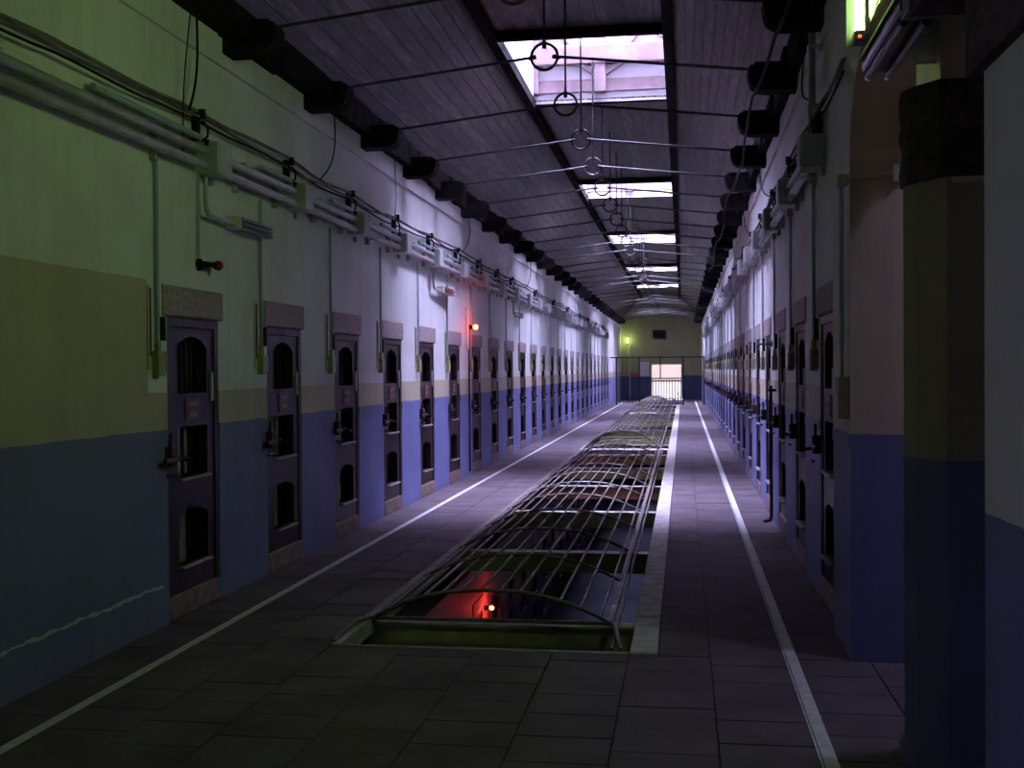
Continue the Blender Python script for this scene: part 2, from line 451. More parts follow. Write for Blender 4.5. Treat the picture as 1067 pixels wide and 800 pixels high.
# wall above the second arch (pillar to cell wall), elliptical soffit
def arch_curve(ya, yb, zs, rise, n=16):
    return [((ya+yb)/2 - (yb-ya)/2*math.cos(math.pi*i/n), zs + rise*math.sin(math.pi*i/n)) for i in range(n+1)]
lo = arch_curve(4.72, 6.47, 2.80, .50); hi = [(p[0], 4.3) for p in lo]
b = MB().strip(lo, hi, XA, XR+TH, 'x'); b.box(XA, XR+TH, 3.98, 4.72, 3.25, 4.3); b.box(XA, XR+TH, -4, 3.98, 3.62, 4.3)
b.box(XA-.014, XA, -4, 6.47, 3.80, 4.30).box(XA-.028, XA, -4, 6.47, 3.77, 3.80)
so = MB().strip([(p[0], p[1]-.012) for p in lo], [(p[0], p[1]) for p in lo], XA+.004, XR+TH, 'x')
tag(obj('arch_soffit', so.mesh('arch_soffit', M['wing'])), 'brown plastered underside of the arch beside the pillar', 'arch', kind='structure')
tag(obj('wall_arcade', b.mesh('wall_arcade', M['wall_r'])), 'plain wall above the arches on the near right', 'wall', kind='structure')

# pillar between the arches: chamfered shaft, stone capital, plaster block above, plinth
pl = empty('pillar', (1.19, 4.9, 0)); tag(pl, 'chamfered olive and brown pillar with dark rough stone capital on the right', 'pillar')
oct_ = [(-.305,-.04),(-.27,-.14),(-.185,-.28),(.22,-.28),(.30,-.14),(.30,.10),(.22,.2),(-.15,.2),(-.262,.08)]
obj('shaft', MB().prism(oct_, 0, 2.33, 'z').mesh('shaft', M['pillar']), pl)
def rough_block(poly, z0, z1, nz, amp, mat, name, seed):
    rnd = random.Random(seed); fine = []
    for i in range(len(poly)):
        a, c = Vector(poly[i]), Vector(poly[(i+1) % len(poly)]); k = max(1, int((c-a).length/.05))
        for j in range(k): fine.append(a.lerp(c, j/k))
    n = len(fine); vs = []; fs = []
    for t in range(nz+1):
        for p in fine:
            d = p.normalized(); vs.append((p.x + d.x*rnd.uniform(-amp, amp), p.y + d.y*rnd.uniform(-amp, amp), z0 + (z1-z0)*t/nz))
    for t in range(nz):
        for i in range(n): fs.append((t*n+i, t*n+(i+1) % n, (t+1)*n+(i+1) % n, (t+1)*n+i))
    fs += [tuple(range(n))[::-1], tuple(range(nz*n, nz*n+n))]
    return MB().add(vs, fs).mesh(name, mat)
cap = [(-.322,-.06),(-.305,-.17),(-.22,-.30),(.25,-.30),(.34,-.16),(.34,.12),(.26,.24),(-.18,.24),(-.285,.06)]
obj('capital', rough_block(cap, 2.33, 2.70, 8, .009, M['stone'], 'capital', 3), pl)
obj('upper_block', MB().box(-.205, .28, -.26, .2, 2.70, 3.25).mesh('upper_block', M['wing']), pl)
obj('plinth', MB().prism([(x*1.07, y*1.07) for x, y in oct_], 0, .085, 'z').mesh('plinth', M['pillar']), pl)
# near pier with stone impost and quarter arch
pr = empty('pier', (1.2, 2.1, 0)); tag(pr, 'pale plaster pier with blue dado and dark stone arch at the right edge', 'pier')
obj('shaft', MB().box(-.46, .8, -1.9, .90, 0, 2.33).mesh('shaft', M['pier']), pr)
q = [(.90 + .06, 2.33)] + [(.90 + .06 + .80*(1-math.cos(math.pi/2*i/12)), 2.335 + .41*math.sin(math.pi/2*i/12)) for i in range(1, 13)] + [(1.85, 2.75)]
top = [(p[0], 3.6) for p in q]
st = MB().strip(q, top, -.46, .1, 'x'); st.box(-.49, .8, -1.9, .96, 2.33, 3.6)
obj('stone_arch', st.mesh('stone_arch', M['stone']), pr)

# end wall with doorway
b = MB(); b.box(XL-.3, -1.69, YE, YE+.3, -.02, 5.6).box(-.05, XR+.3, YE, YE+.3, -.02, 5.6).box(-1.69, -.05, YE, YE+.3, 1.9, 5.6)
tag(obj('wall_end', b.mesh('wall_end', M['end'])), 'end wall, green lamplight in its colour, with dark blue dado at the far end', 'wall', kind='structure')

# ------------------------------------------------------------------ lower storey seen through the well
ZL = -4.2
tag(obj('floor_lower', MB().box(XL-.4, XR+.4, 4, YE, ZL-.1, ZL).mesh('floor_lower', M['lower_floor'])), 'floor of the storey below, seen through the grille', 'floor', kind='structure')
CLL = [DL0 + PITCH*i for i in range(2, 20)]
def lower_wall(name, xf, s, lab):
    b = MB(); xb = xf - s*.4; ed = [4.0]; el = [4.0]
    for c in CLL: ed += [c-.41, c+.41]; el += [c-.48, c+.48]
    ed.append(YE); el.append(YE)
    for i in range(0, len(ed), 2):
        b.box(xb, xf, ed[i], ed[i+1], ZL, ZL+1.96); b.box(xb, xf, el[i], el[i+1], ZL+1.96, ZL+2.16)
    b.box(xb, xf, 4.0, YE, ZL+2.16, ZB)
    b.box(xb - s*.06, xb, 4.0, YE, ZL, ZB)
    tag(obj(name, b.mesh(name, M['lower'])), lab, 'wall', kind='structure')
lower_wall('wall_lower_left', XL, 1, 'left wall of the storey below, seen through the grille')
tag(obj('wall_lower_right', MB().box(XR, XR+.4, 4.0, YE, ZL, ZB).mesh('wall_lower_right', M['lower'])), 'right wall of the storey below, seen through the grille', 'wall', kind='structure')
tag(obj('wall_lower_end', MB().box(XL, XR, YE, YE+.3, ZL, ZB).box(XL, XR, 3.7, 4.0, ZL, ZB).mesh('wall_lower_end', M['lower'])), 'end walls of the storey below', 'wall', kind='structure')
# cross beams below the grille
by = [7.34 + 2.93*i for i in range(15)]
web_g = MB().box(OX0+.005, OX1-.005, -.06, .06, -.21, -.045).mesh('web', M['beam_green'])
web_r = MB().box(OX0+.005, OX1-.005, -.06, .06, -.21, -.045).mesh('web', M['beam_rust'])
fl_m = MB().box(OX0+.005, OX1-.005, -.075, .075, -.045, -.03).mesh('flange', M['beam_top'])
for i, y in enumerate(by):
    if 22.4 < y < 23.8 or 32.4 < y < 34.8: continue
    r = empty('cross_beam', (0, y, 0)); rust = i in (3,)
    tag(r, ('rust brown' if rust else 'olive green') + ' steel beam across the floor opening, ' + ordinal(i) + ' from the near end', 'beam', 'beams under the floor grille')
    parts(r, [('web', web_r if rust else web_g), ('flange', fl_m)])

# ------------------------------------------------------------------ roof and ceiling
CE = empty('ceiling', (0, 0, 0)); tag(CE, 'board ceiling with steep side slopes and a flat middle', 'ceiling', kind='structure')
Y0, Y1 = -4.0, YE + .3
sh = MB()
holes = SKYLIGHTS
sh.prism([(XL-.45, 4.32), (PL, ZC+.06), (PL, ZC+.2), (XL-.45, 4.6)], Y0, Y1, 'y')
sh.prism([(XR+.45, 4.32), (PR, ZC+.06), (PR, ZC+.2), (XR+.45, 4.6)], Y0, Y1, 'y')
yy = Y0
for (a, c) in holes + [(Y1, Y1)]:
    sh.box(PL, PR, yy, a-(.03 if a < Y1 else 0), ZC+.06, ZC+.2)
    if a < Y1:
        sh.box(PL-.02, SKX0-.03, a-.03, c+.03, ZC+.06, ZC+.2); sh.box(SKX1+.03, PR+.02, a-.03, c+.03, ZC+.06, ZC+.2)
    yy = c + .03
sh.box(XR+.4, 1.96, -4, 6.9, 4.3, 4.6).box(2.24, 4.3, -4, 6.9, 4.3, 4.6).box(1.96, 2.24, -4, 5.54, 4.3, 4.6).box(1.96, 2.24, 5.96, 6.9, 4.3, 4.6)
obj('roof_shell', sh.mesh('roof_shell', M['soot']), CE)
ends_flat = sorted([Y0] + [v for h in holes for v in h] + [Y1])
def plank_mesh(L, wd):
    key = ('p', round(L, 2), round(wd, 3))
    if key not in cache:
        cache[key] = MB().box(-wd/2+.003, wd/2-.003, 0, L-.006, 0, .025).mesh('plank', M['plank'])
    return cache[key]
NP = 0
def plank_row(p0, p1, n, segs_of):
    global NP
    p0, p1 = Vector(p0), Vector(p1); d = p1 - p0; wd = d.length/n; ang = math.atan2(d.y, d.x)
    for i in range(n):
        c = p0 + d*((i+.5)/n)
        for (a, e) in segs_of(i, c.x):
            o = obj('plank', plank_mesh(e-a, wd), CE, (c.x, a, c.y))
            o.rotation_euler = (0, -ang, 0); NP += 1
def slope_segs(i, x):
    cuts = [5.0, 14.0, 25.0, 40.0, YE]; off = (i*37 % 5)*.8
    v = [5.0] + [c + off for c in cuts[1:-1]] + [YE]
    return list(zip(v[:-1], v[1:]))
def flat_segs(i, x):
    out = []; yv = 5.0
    for (a, c) in holes:
        if SKX0 < x < SKX1: out.append((yv, a)); yv = c
    out.append((yv, YE))
    if not (SKX0 < x < SKX1): return slope_segs(i, x)
    return out
plank_row((XL-.02, 4.16), (PL, ZC), 12, slope_segs)
plank_row((PL, ZC+.01), (PR, ZC+.01), 13, flat_segs)
plank_row((PR, ZC), (XR+.02, 4.16), 12, slope_segs)
obj('purlin', MB().box(PL-.06, PL+.06, Y0, Y1, ZC-.10, ZC+.04).mesh('purlin', M['soot']), CE)
obj('purlin', MB().box(PR-.06, PR+.06, Y0, Y1, ZC-.10, ZC+.04).mesh('purlin', M['soot']), CE)
# wall plates: ragged dark timbers along the eaves
def wall_plate(x, s):
    rnd = random.Random(5 + int(x > 0)); b = MB(); y = Y0
    while y < YE:
        y1 = min(y + rnd.uniform(.25, .6), YE)
        d = rnd.uniform(-.012, .014)
        b.box(x - s*.12, x + s*(.10+d), y, y1, 3.985 + d, 4.26); y = y1
    obj('wall_plate', b.mesh('wall_plate', M['soot']), CE)
wall_plate(XL, 1); wall_plate(XR, -1)

# skylights: deep boarded light shafts with pale walls, framed by timbers, glazed at the top
SH = 2.2                            # shaft height above the ceiling
for i, (a, c) in enumerate(SKYLIGHTS):
    r = empty('window_%d' % (i+1), (XC, (a+c)/2, ZC))
    tag(r, ordinal(i) + ' skylight from the near end, a pale glazed shaft framed with timbers', 'skylight', kind='structure')
    lx0, lx1, ly0, ly1 = SKX0-XC, SKX1-XC, -(c-a)/2, (c-a)/2; xm = (lx0+lx1)/2
    t = .03
    b = MB().box(lx0-t, lx0, ly0-t, ly1+t, -.02, SH).box(lx1, lx1+t, ly0-t, ly1+t, -.02, SH).box(lx0, lx1, ly0-t, ly0, -.02, SH).box(lx0, lx1, ly1, ly1+t, -.02, SH)
    obj('shaft_boarding', b.mesh('shaft_boarding', M['well']), r)
    obj('trimmer', MB().box(lx0-.03, lx1+.03, ly0-.10, ly0+.0, -.09, .05).mesh('trimmer', M['soot']), r)
    obj('trimmer', MB().box(lx0-.03, lx1+.03, ly1+.03, ly1+.10, -.03, .05).mesh('trimmer', M['soot']), r)
    # timbers standing against the far wall of the shaft
    zt = .30 if i not in (2, 4) else .62
    obj('sill_board', MB().cbox(lx0, lx1, ly1-.03, ly1, .12, zt, .006).mesh('sill_board', M['timber']), r)
    obj('tie_beam', MB().cbox(lx0, lx1, ly1-.12, ly1, .50 + (.25 if i in (2, 4) else 0), .76 + (.25 if i in (2, 4) else 0), .01).mesh('tie_beam', M['timber']), r)
    obj('king_post', MB().cbox(xm-.08, xm+.08, ly1-.10, ly1, .10, SH-.05, .008).mesh('king_post', M['timber']), r)
    obj('wall_post', MB().cbox(lx0, lx0+.07, ly1-.10, ly1, .10, SH-.05, .008).mesh('wall_post', M['timber']), r)
    for s_ in (-1, 1):
        tr = MB().prism([(xm+s_*.08, .34), (xm+s_*.08, .42), (xm+s_*.26, .52), (xm+s_*.36, .52)], ly1-.07, ly1, 'y')
        tr.prism([(xm+s_*.30, .76), (xm+s_*.42, .76), (xm+s_*.80, 1.22), (xm+s_*.68, 1.22)], ly1-.08, ly1, 'y')
        tr.prism([(xm+s_*.93, .80), (xm+s_*.93, .90), (xm+s_*.60, 1.12), (xm+s_*.54, 1.04)], ly1-.06, ly1, 'y')
        obj('brace', tr.mesh('brace', M['timber']), r)
    d_ = st_ = .85
    while i == 0 and d_ < c-a-.3:                # unseen boards added to stop light spilling towards the viewpoint
        obj('baffle_board', MB().box(lx0, lx1, ly0+d_-.02, ly0+d_+.02, .22+.30*d_, SH-.03).mesh('baffle_board', M['baffle']), r); d_ += st_
    n_ = 3
    for k in range(n_):
        xa = lx0 + (lx1-lx0)*k/n_; xb = lx0 + (lx1-lx0)*(k+1)/n_
        obj('pane', MB().box(xa+.012, xb-.012, ly0, ly1, SH+.01, SH+.016).mesh('pane', M['glass']), r)
        if k: obj('glazing_bar', MB().box(xa-.012, xa+.012, ly0, ly1, SH-.02, SH+.02).mesh('glazing_bar', M['timber']), r)
    portal((XC, (a+c)/2, ZC + SH + .03), SKX1-SKX0, c-a, (0, 0, -1))
portal((XL-TH-.02, -1.3, 1.85), .6, 1.0, (1, 0, 0))
portal((2.1, 5.75, 4.63), .28, .42, (0, 0, -1))
def side_window(name, x, y0, y1, z0, z1, lab):
    r = empty(name, (x, (y0+y1)/2, z0)); tag(r, lab, 'window', kind='structure')
    hw = (y1-y0)/2; h = z1-z0
    f = MB().box(-.03, .03, -hw, -hw+.06, 0, h).box(-.03, .03, hw-.06, hw, 0, h).box(-.03, .03, -hw, hw, 0, .06).box(-.03, .03, -hw, hw, h-.06, h).box(-.02, .02, -.02, .02, 0, h)
    obj('window_frame', f.mesh('window_frame', M['well']), r)
    for s_ in (-1, 1): obj('pane', MB().box(-.003, .003, min(s_*.02, s_*(hw-.06)), max(s_*.02, s_*(hw-.06)), .06, h-.06).mesh('pane', M['glass']), r)
side_window('window_6', XL-.2, -1.6, -1.0, 1.35, 2.35, 'unseen narrow window added in the left wall behind the viewpoint')  # added out of view as a light source for the pier
r = empty('window_7', (2.1, 5.75, 4.6)); tag(r, 'unseen small roof light added over the side wing beyond the right arch', 'skylight', kind='structure')  # added out of view to brighten the near right
obj('pane', MB().box(-.15, .15, -.22, .22, .0, .006).mesh('pane', M['glass']), r)
obj('window_frame', MB().box(-.18, -.15, -.25, .25, 0, .03).box(.15, .18, -.25, .25, 0, .03).box(-.15, .15, -.25, -.22, 0, .03).box(-.15, .15, .22, .25, 0, .03).mesh('window_frame', M['fix_grey']), r)

# corbels carrying the tie rods, tie rods with rings
def corbel_mesh():
    # protrudes along +x from 0 to .40, rounded nose underneath
    poly = [(-.15, 0), (-.15, -.19), (.26, -.19)] + [(.26 + .14*math.sin(t), -.19 + .10*(1-math.cos(t))) for t in (.5, 1.0, math.pi/2)] + [(.41, -.02), (.39, .02)]
    b = MB().prism(poly, -.10, .10, 'y')
    b.box(.1, .36, -.12, .12, -.02, .035)
    return b.mesh('corbel', M['soot'])
CM = corbel_mesh()
NROD = 30
rod_y = [6.16 + PITCH*i for i in range(NROD)]
zr0, zr1 = 4.06, 4.25
def ring_mesh():
    return MB().tube([(.112*math.cos(t), 0, .112*math.sin(t)) for t in [2*math.pi*k/28 for k in range(28)]], .0135, 6, True).mesh('ring', M['rod'])
RM = ring_mesh()
def half_rod(s):
    b = MB(); x0 = XL+.34-XC if s < 0 else XR-.34-XC
    b.tube([(x0, 0, zr0-zr1), (s*.075, 0, 0)], .0125, 8)
    b.tube([(s*.135, 0, -.012), (s*.07, 0, .002)], .019, 8)
    return b.mesh('rod', M['rod'])
HL, HR = half_rod(-1), half_rod(1)
def hanger(h):
    k = ('h', round(h, 2))
    if k not in cache:
        cache[k] = MB().tube([(0, 0, .075), (0, 0, h)], .0105, 8).tube([(0, 0, .07), (0, 0, .125)], .02, 8).box(-.03, .03, -.012, .012, .105, .12).mesh('hanger', M['rod'])
    return cache[k]
for i, y in enumerate(rod_y):
    for s, x, nm in ((1, XL, WL), (-1, XR, WR)):
        if y > 6.5 or s > 0:
            o = obj('corbel', CM, CE, (x, y, zr0-.0), 0 if s > 0 else math.pi)
    if i == 0: continue
    r = empty('tie_rod', (XC, y, zr1)); lit = any(a-.1 < y < c+.1 for a, c in SKYLIGHTS)
    tag(r, 'thin iron tie rod with hanging ring across the ceiling, ' + ordinal(i-1) + ' from the near end', 'tie rod', 'tie rods across the ceiling')
    parts(r, [('rod', HL), ('rod', HR), ('ring', RM), ('hanger', hanger((ZC+.25 if lit else ZC) - zr1))])

# ------------------------------------------------------------------ cell doors
# local frame: x out into the corridor (wall face at 0), y along the wall, z up
def door_meshes():
    d = {}
    d['lintel'] = MB().cbox(-.35, .012, -.478, .478, 1.962, 2.158, .008).mesh('lintel', M['lintel'])
    d['sill'] = MB().cbox(-.30, .004, -.405, .405, 0, .155, .01).mesh('sill', M['sill'])
    x0, x1 = -.075, -.014
    f = MB()
    f.box(x0-.04, -.004, -.405, -.345, .157, 1.955).box(x0-.04, -.004, .345, .405, .157, 1.955).box(x0-.04, -.004, -.345, .345, 1.90, 1.955)
    d['frame'] = f.mesh('frame', M['door'])
    f = MB()  # leaf: stiles, rails with an arched window, a hatch and a low opening
    f.box(x0, x1, -.34, -.235, .16, 1.895).box(x0, x1, .235, .34, .16, 1.895)
    f.box(x0, x1, -.235, .235, 1.84, 1.895)
    n = 10; arc = [(-.235 + .47*i/n, 1.765 + .075*math.sin(math.pi*i/n)**.7) for i in range(n+1)]
    f.strip(arc, [(p[0], 1.842) for p in arc], x0, x1, 'x')
    f.box(x0, x1, -.235, .235, 1.24, 1.46)
    f.box(x0, x1, -.235, .235, .70, .90)
    arc = [(-.235 + .47*i/n, .64 + .05*math.sin(math.pi*i/n)**.7) for i in range(n+1)]
    f.strip(arc, [(p[0], .702) for p in arc], x0, x1, 'x')
    f.box(x0, x1, -.235, .235, .16, .325)
    d['leaf'] = f.mesh('leaf', M['door'])
    d['back'] = MB().box(x0-.10, x0-.07, -.345, .345, .16, 1.9).mesh('inner_panel', M['door_in'])
    b = MB()
    for k in range(5):
        yb = -.16 + .08*k; b.tube([(x0-.02, yb, 1.45), (x0-.02, yb, 1.83)], .009, 6)
    d['bars'] = b.mesh('window_bars', M['iron'])
    d['shutter'] = MB().box(x0-.03, x0-.02, -.12, -.02, .9, 1.24).box(x0-.02, x0-.012, .03, .06, .92, 1.22).mesh('hatch_shutter', M['fix_grey'])
    d['post'] = MB().box(x0-.05, x0-.02, -.05, .05, .325, .66).mesh('centre_post', M['sill'])
    d['notice'] = MB().box(x1+.0005, x1+.007, -.12, .12, 1.275, 1.425).mesh('notice', M['notice'])
    d['plate'] = MB().box(x1+.008, x1+.011, -.085, .065, 1.375, 1.405).box(x1+.008, x1+.011, -.075, .055, 1.30, 1.335).mesh('label_strip', M['paper'])
    d['ledge_a'] = MB().cbox(x1, x1+.035, -.235, .235, .888, .905, .004).mesh('ledge', M['ledge'])
    d['ledge_b'] = MB().cbox(x1, x1+.04, -.235, .235, .31, .328, .004).mesh('ledge', M['ledge'])
    d['handle'] = MB().cbox(x1, x1+.02, .285, .31, 1.40, 1.60, .004).mesh('edge_plate', M['grey'])
    l = MB().cbox(-.003, .055, -.46, -.385, 1.0, 1.13, .008); l.tube([(.03, -.43, 1.13), (.03, -.43, 1.21)], .012, 6)
    d['lock'] = l.mesh('lock_case', M['rust'])
    l = MB().tube([(.05, -.56, 1.045), (.05, -.25, 1.045)], .016, 8).tube([(.05, -.33, 1.045), (.13, -.33, 1.035)], .014, 6).tube([(.05, -.52, .95), (.05, -.38, .95)], .012, 6)
    d['bolt'] = l.mesh('bolt', M['iron'])
    return d
D = door_meshes()
def make_door(n, x, y, rz, lab, z=0):
    r = empty('door_%d' % n, (x, y, z), rz); tag(r, lab, 'cell door', 'cell doors', 'structure')
    parts(r, [('lintel', D['lintel']), ('sill', D['sill']), ('frame', D['frame']),
              ('leaf', D['leaf'], [('inner_panel', D['back']), ('window_bars', D['bars']), ('hatch_shutter', D['shutter']), ('centre_post', D['post']), ('ledge', D['ledge_a']), ('ledge', D['ledge_b']), ('edge_plate', D['handle'])]),
              ('notice', D['notice'], [('label_strip', D['plate'])]),
              ('lock', D['lock'], [('bolt', D['bolt'])], 'rusty iron lock case')])
n = 1
for i, y in enumerate(CL):
    make_door(n, XL, y, 0, 'dark wooden cell door, ' + ordinal(i) + ' from the near end of the left wall'); n += 1
for i, y in enumerate(CR):
    make_door(n, XR, y, math.pi, 'dark wooden cell door, ' + ordinal(i) + ' from the near end of the right wall'); n += 1
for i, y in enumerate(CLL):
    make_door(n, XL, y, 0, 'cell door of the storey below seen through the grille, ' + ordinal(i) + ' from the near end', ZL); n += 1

# ------------------------------------------------------------------ floor grilles (barrel shaped)
def grille(ya, yb, rise, nb, pitch, hip, lab, x0=-1.99, x1=-.46):
    r = empty('floor_grille', ((x0+x1)/2, ya, 0)); tag(r, lab, 'grille', 'barrel grilles over the floor opening')
    hw = (x1-x0)/2; L = yb-ya
    def arc(t):
        x = -hw + 2*hw*t; return (x, rise*(1-abs(x/hw)**2.3) + .012)
    rm = MB().tube([(arc(k/18)[0], 0, arc(k/18)[1]) for k in range(19)], .0135, 6).mesh('rib', M['grille'])
    n = max(1, round(L/pitch))
    for k in range(n+1): obj('rib', rm, r, (0, L*k/n, 0))
    lb = {}
    for k in range(nb):
        x, z = arc((k+.5)/nb)
        pts = [(x, 0, z-.008), (x, L, z-.008)]
        obj('bar', MB().tube(pts, .0105, 6).mesh('bar', M['grille']), r)
    obj('edge_bar', MB().box(-hw-.02, -hw+.02, 0, L, 0, .025).mesh('edge_bar', M['grille']), r)
    obj('edge_bar', MB().box(hw-.02, hw+.02, 0, L, 0, .025).mesh('edge_bar', M['grille']), r)
    obj('end_bar', MB().box(-hw, hw, -.014, .014, 0, .02).mesh('end_bar', M['grille']), r)
    if hip:
        for (px, qx) in ((-hw, -hw-.05), (hw, hw+.10)):
            b = MB().tube([(px, 0, .02), (px+(qx-px)*.5, -hip*.45, .06), (qx, -hip, .012)], .013, 6)
            obj('corner_brace', b.mesh('corner_brace', M['grille']), r)
        for k in (-1, 1):
            obj('side_rail', MB().tube([(k*(hw+.05), -hip, .012), (k*(hw+.05), L, .012)], .011, 6).mesh('side_rail', M['grille']), r)
grille(7.2, 22.8, .19, 12, 1.465, .68, 'nearest and longest barrel grille over the floor opening')
grille(23.3, 32.4, .36, 12, .9, 0, 'second barrel grille from the near end over the floor opening')
grille(34.6, 42.0, .42, 12, .9, 0, 'third barrel grille from the near end over the floor opening')
grille(42.8, 50.2, .44, 12, .9, 0, 'farthest barrel grille over the floor opening, before the gate')
tag(obj('bridge_slab', MB().box(OX0+.06, OX1-.003, 22.82, 23.28, -.2, .006).mesh('bridge_slab', M['kerb'])), 'narrow pale slab across the opening after the first grille', 'slab')
tag(obj('bridge_slab', MB().box(OX0+.06, OX1-.003, 42.05, 42.7, -.2, .004).mesh('bridge_slab', M['kerb'])), 'narrow pale slab across the opening before the farthest grille', 'slab')

# ------------------------------------------------------------------ wall services, bay by bay
# local frame as for doors: x out of the wall, y along it
GBOX = [MB().cbox(0, .16, -.12, .12, -.10, .12, .006).mesh('body', M['grey']), MB().cbox(.158, .168, -.11, .11, -.09, .11, .003).mesh('cover', M['grey']), MB().cbox(.0, .03, .06, .11, -.15, -.10, .003).mesh('bracket', M['conduit'])]
def run_meshes(L):
    k = ('run', round(L, 2))
    if k in cache: return cache[k]
    out = []
    for z in (.055, -.04): out.append(MB().tube([(.075, 0, z), (.075, L, z)], .030, 10).mesh('pipe', M['conduit']))
    thin = MB().tube([(.05, L*.55, .145), (.05, L, .145)], .022, 8).mesh('upper_pipe', M['pvc'])
    br = MB().cbox(0, .045, -.02, .02, -.12, .10, .003).box(.04, .11, -.012, .012, -.075, -.066).box(.04, .11, -.012, .012, .084, .092).mesh('bracket', M['conduit'])
    cache[k] = (out, thin, br); return cache[k]
def conduit_run(x, y, rz, L, lab, group):
    r = empty('conduit_run', (x, y, 3.03), rz); tag(r, lab, 'conduit', group)
    ps, thin, br = run_meshes(L)
    for p in ps: obj('pipe', p, r)
    obj('upper_pipe', thin, r)
    for f in ((.25, .8) if L > 1 else (.5,)): obj('bracket', br, r, (0, L*f, 0))
drop = [MB().tube([(.022, 0, 2.93), (.022, 0, 1.72)], .0125, 8).mesh('tube', M['pvc']),
        MB().cbox(0, .05, -.045, .045, 1.58, 1.735, .004).tube([(.022, 0, 1.72), (.022, 0, 1.80)], .019, 8).mesh('switch_box', M['yellow']),
        MB().cbox(0, .012, -.105, -.065, 1.62, 2.14, .002).mesh('backing_strip', M['board']),
        MB().box(.012, .018, -.093, -.078, 1.70, 2.12).mesh('slot', M['rust']),
        MB().cbox(0, .03, .06, .10, 1.80, 1.95, .003).mesh('side_plate', M['black']),
        MB().cbox(0, .04, .055, .10, 1.60, 1.73, .003).mesh('socket', M['paper'])]
def drop_conduit(x, y, rz, lab, group):
    r = empty('drop_conduit', (x, y, 0), rz); tag(r, lab, 'conduit', group)
    parts(r, [('tube', drop[0]), ('switch_box', drop[1], [], 'yellow-green switch box'), ('backing_strip', drop[2], [('slot', drop[3])]), ('side_plate', drop[4]), ('socket', drop[5])])
ins = [MB().cbox(0, .05, -.02, .02, -.16, .03, .003).mesh('bracket', M['black']),
       MB().lathe((.07, 0, .02), (0, 0, 1), [(.0, -.035), (.028, -.03), (.018, -.01), (.03, .0), (.018, .012), (.028, .028), (0, .035)], 10).tube([(.0, 0, 0), (.07, 0, .0)], .012, 6).mesh('insulator', M['black']),
       MB().tube([(.06, .03, -.02), (.08, .07, -.06), (.07, .09, -.11), (.05, .05, -.15), (.06, .01, -.12)], .009, 6).mesh('loose_loop', M['black']),
       MB().lathe((.08, .06, -.165), (0, .3, 1), [(0, -.02), (.018, -.018), (.02, .02), (0, .022)], 8).mesh('clamp', M['black'])]
def insulator(x, y, rz, lab, group):
    r = empty('cable_hook', (x, y, 3.31), rz); tag(r, lab, 'cable hook', group)
    parts(r, [('bracket', ins[0]), ('insulator', ins[1]), ('loose_loop', ins[2]), ('clamp', ins[3])])
NB = 24
for side, x, rz, y0, nm in ((0, XL, 0, 7.52, 'left'), (1, XR, math.pi, 8.02, 'right')):
    for i in range(NB):
        y = y0 + PITCH*i; o_ = ordinal(i) + ' from near end, ' + nm + ' wall'
        r = empty('junction_box', (x, y, 3.04), rz); tag(r, 'grey metal junction box, ' + o_, 'junction box', 'junction boxes on the %s wall' % nm)
        parts(r, [('body', GBOX[0], [('cover', GBOX[1])]), ('bracket', GBOX[2])])
        if side == 0: conduit_run(x, y+.14, 0, PITCH-.28, 'pair of grey conduit pipes, ' + o_, 'conduit runs on the left wall')
        else: conduit_run(x, y+PITCH-.14, math.pi, PITCH-.28, 'pair of grey conduit pipes, ' + o_, 'conduit runs on the right wall')
        c = (CL if side == 0 else CR)[i]
        drop_conduit(x, c - .58 if side == 0 else c + .58, rz, 'pale vertical conduit with yellow-green switch box, ' + o_, 'vertical conduits by the %s doors' % nm)
        if i < 8 or i % 2 == 0: insulator(x, y-.17 if side == 0 else y+.05, rz, 'black cable hook and clamp above the pipes, ' + o_, 'cable hooks on the %s wall' % nm)
conduit_run(XL, 4.2, 0, 3.16, 'pair of grey conduit pipes running out of view at the left edge', 'conduit runs on the left wall')
r = empty('riser_pipe', (XR, 8.06, 3.16)); tag(r, 'pale riser pipe climbing from the nearest right grey box to the eaves', 'pipe')
obj('pipe', MB().tube([(-.07, 0, 0), (-.07, 0, .82)], .024, 10).mesh('pipe', M['conduit']), r)
for z_ in (.2, .6): obj('clip', MB().cbox(-.10, 0, -.035, .035, z_, z_+.03, .003).mesh('clip', M['conduit']), r)

# long sagging cables
def cable(name, x, s, z, r, amp, seed, y0, y1, lab, mat='cable', hooks=None):
    rnd = random.Random(seed); pts = []; y = y0; ph = rnd.uniform(0, 6)
    while y <= y1:
        t = ((y - hooks) % PITCH)/PITCH
        pts.append((x + s*(.05 + .012*math.sin(y*2.3+ph)), y, z + amp*(.6*math.sin(y*2.9+ph) + .4*math.sin(y*5.3+2*ph)) - .018*math.sin(math.pi*t) + .022*math.sin(y*.83+ph)))
        y += .22
    tag(obj(name, MB().tube(pts, r, 5).mesh(name, M[mat])), lab, 'cable')
for side, x, s, nm, hk in ((0, XL, 1, 'left', 7.35), (1, XR, -1, 'right', 8.1)):
    ya = 4.0 if side == 0 else 6.6
    cable('cable', x, s, 3.335, .013, .010, 1+side, ya, 50, 'thick old cable, uppermost of the bundle along the %s wall' % nm, hooks=hk)
    cable('cable', x, s, 3.305, .010, .016, 11+side, ya, 50, 'thin old cable in the middle of the bundle along the %s wall' % nm, hooks=hk)
    cable('cable', x, s, 3.270, .009, .008, 21+side, ya, 50, 'thin old cable, lowest of the bundle along the %s wall' % nm, 'black', hooks=hk)
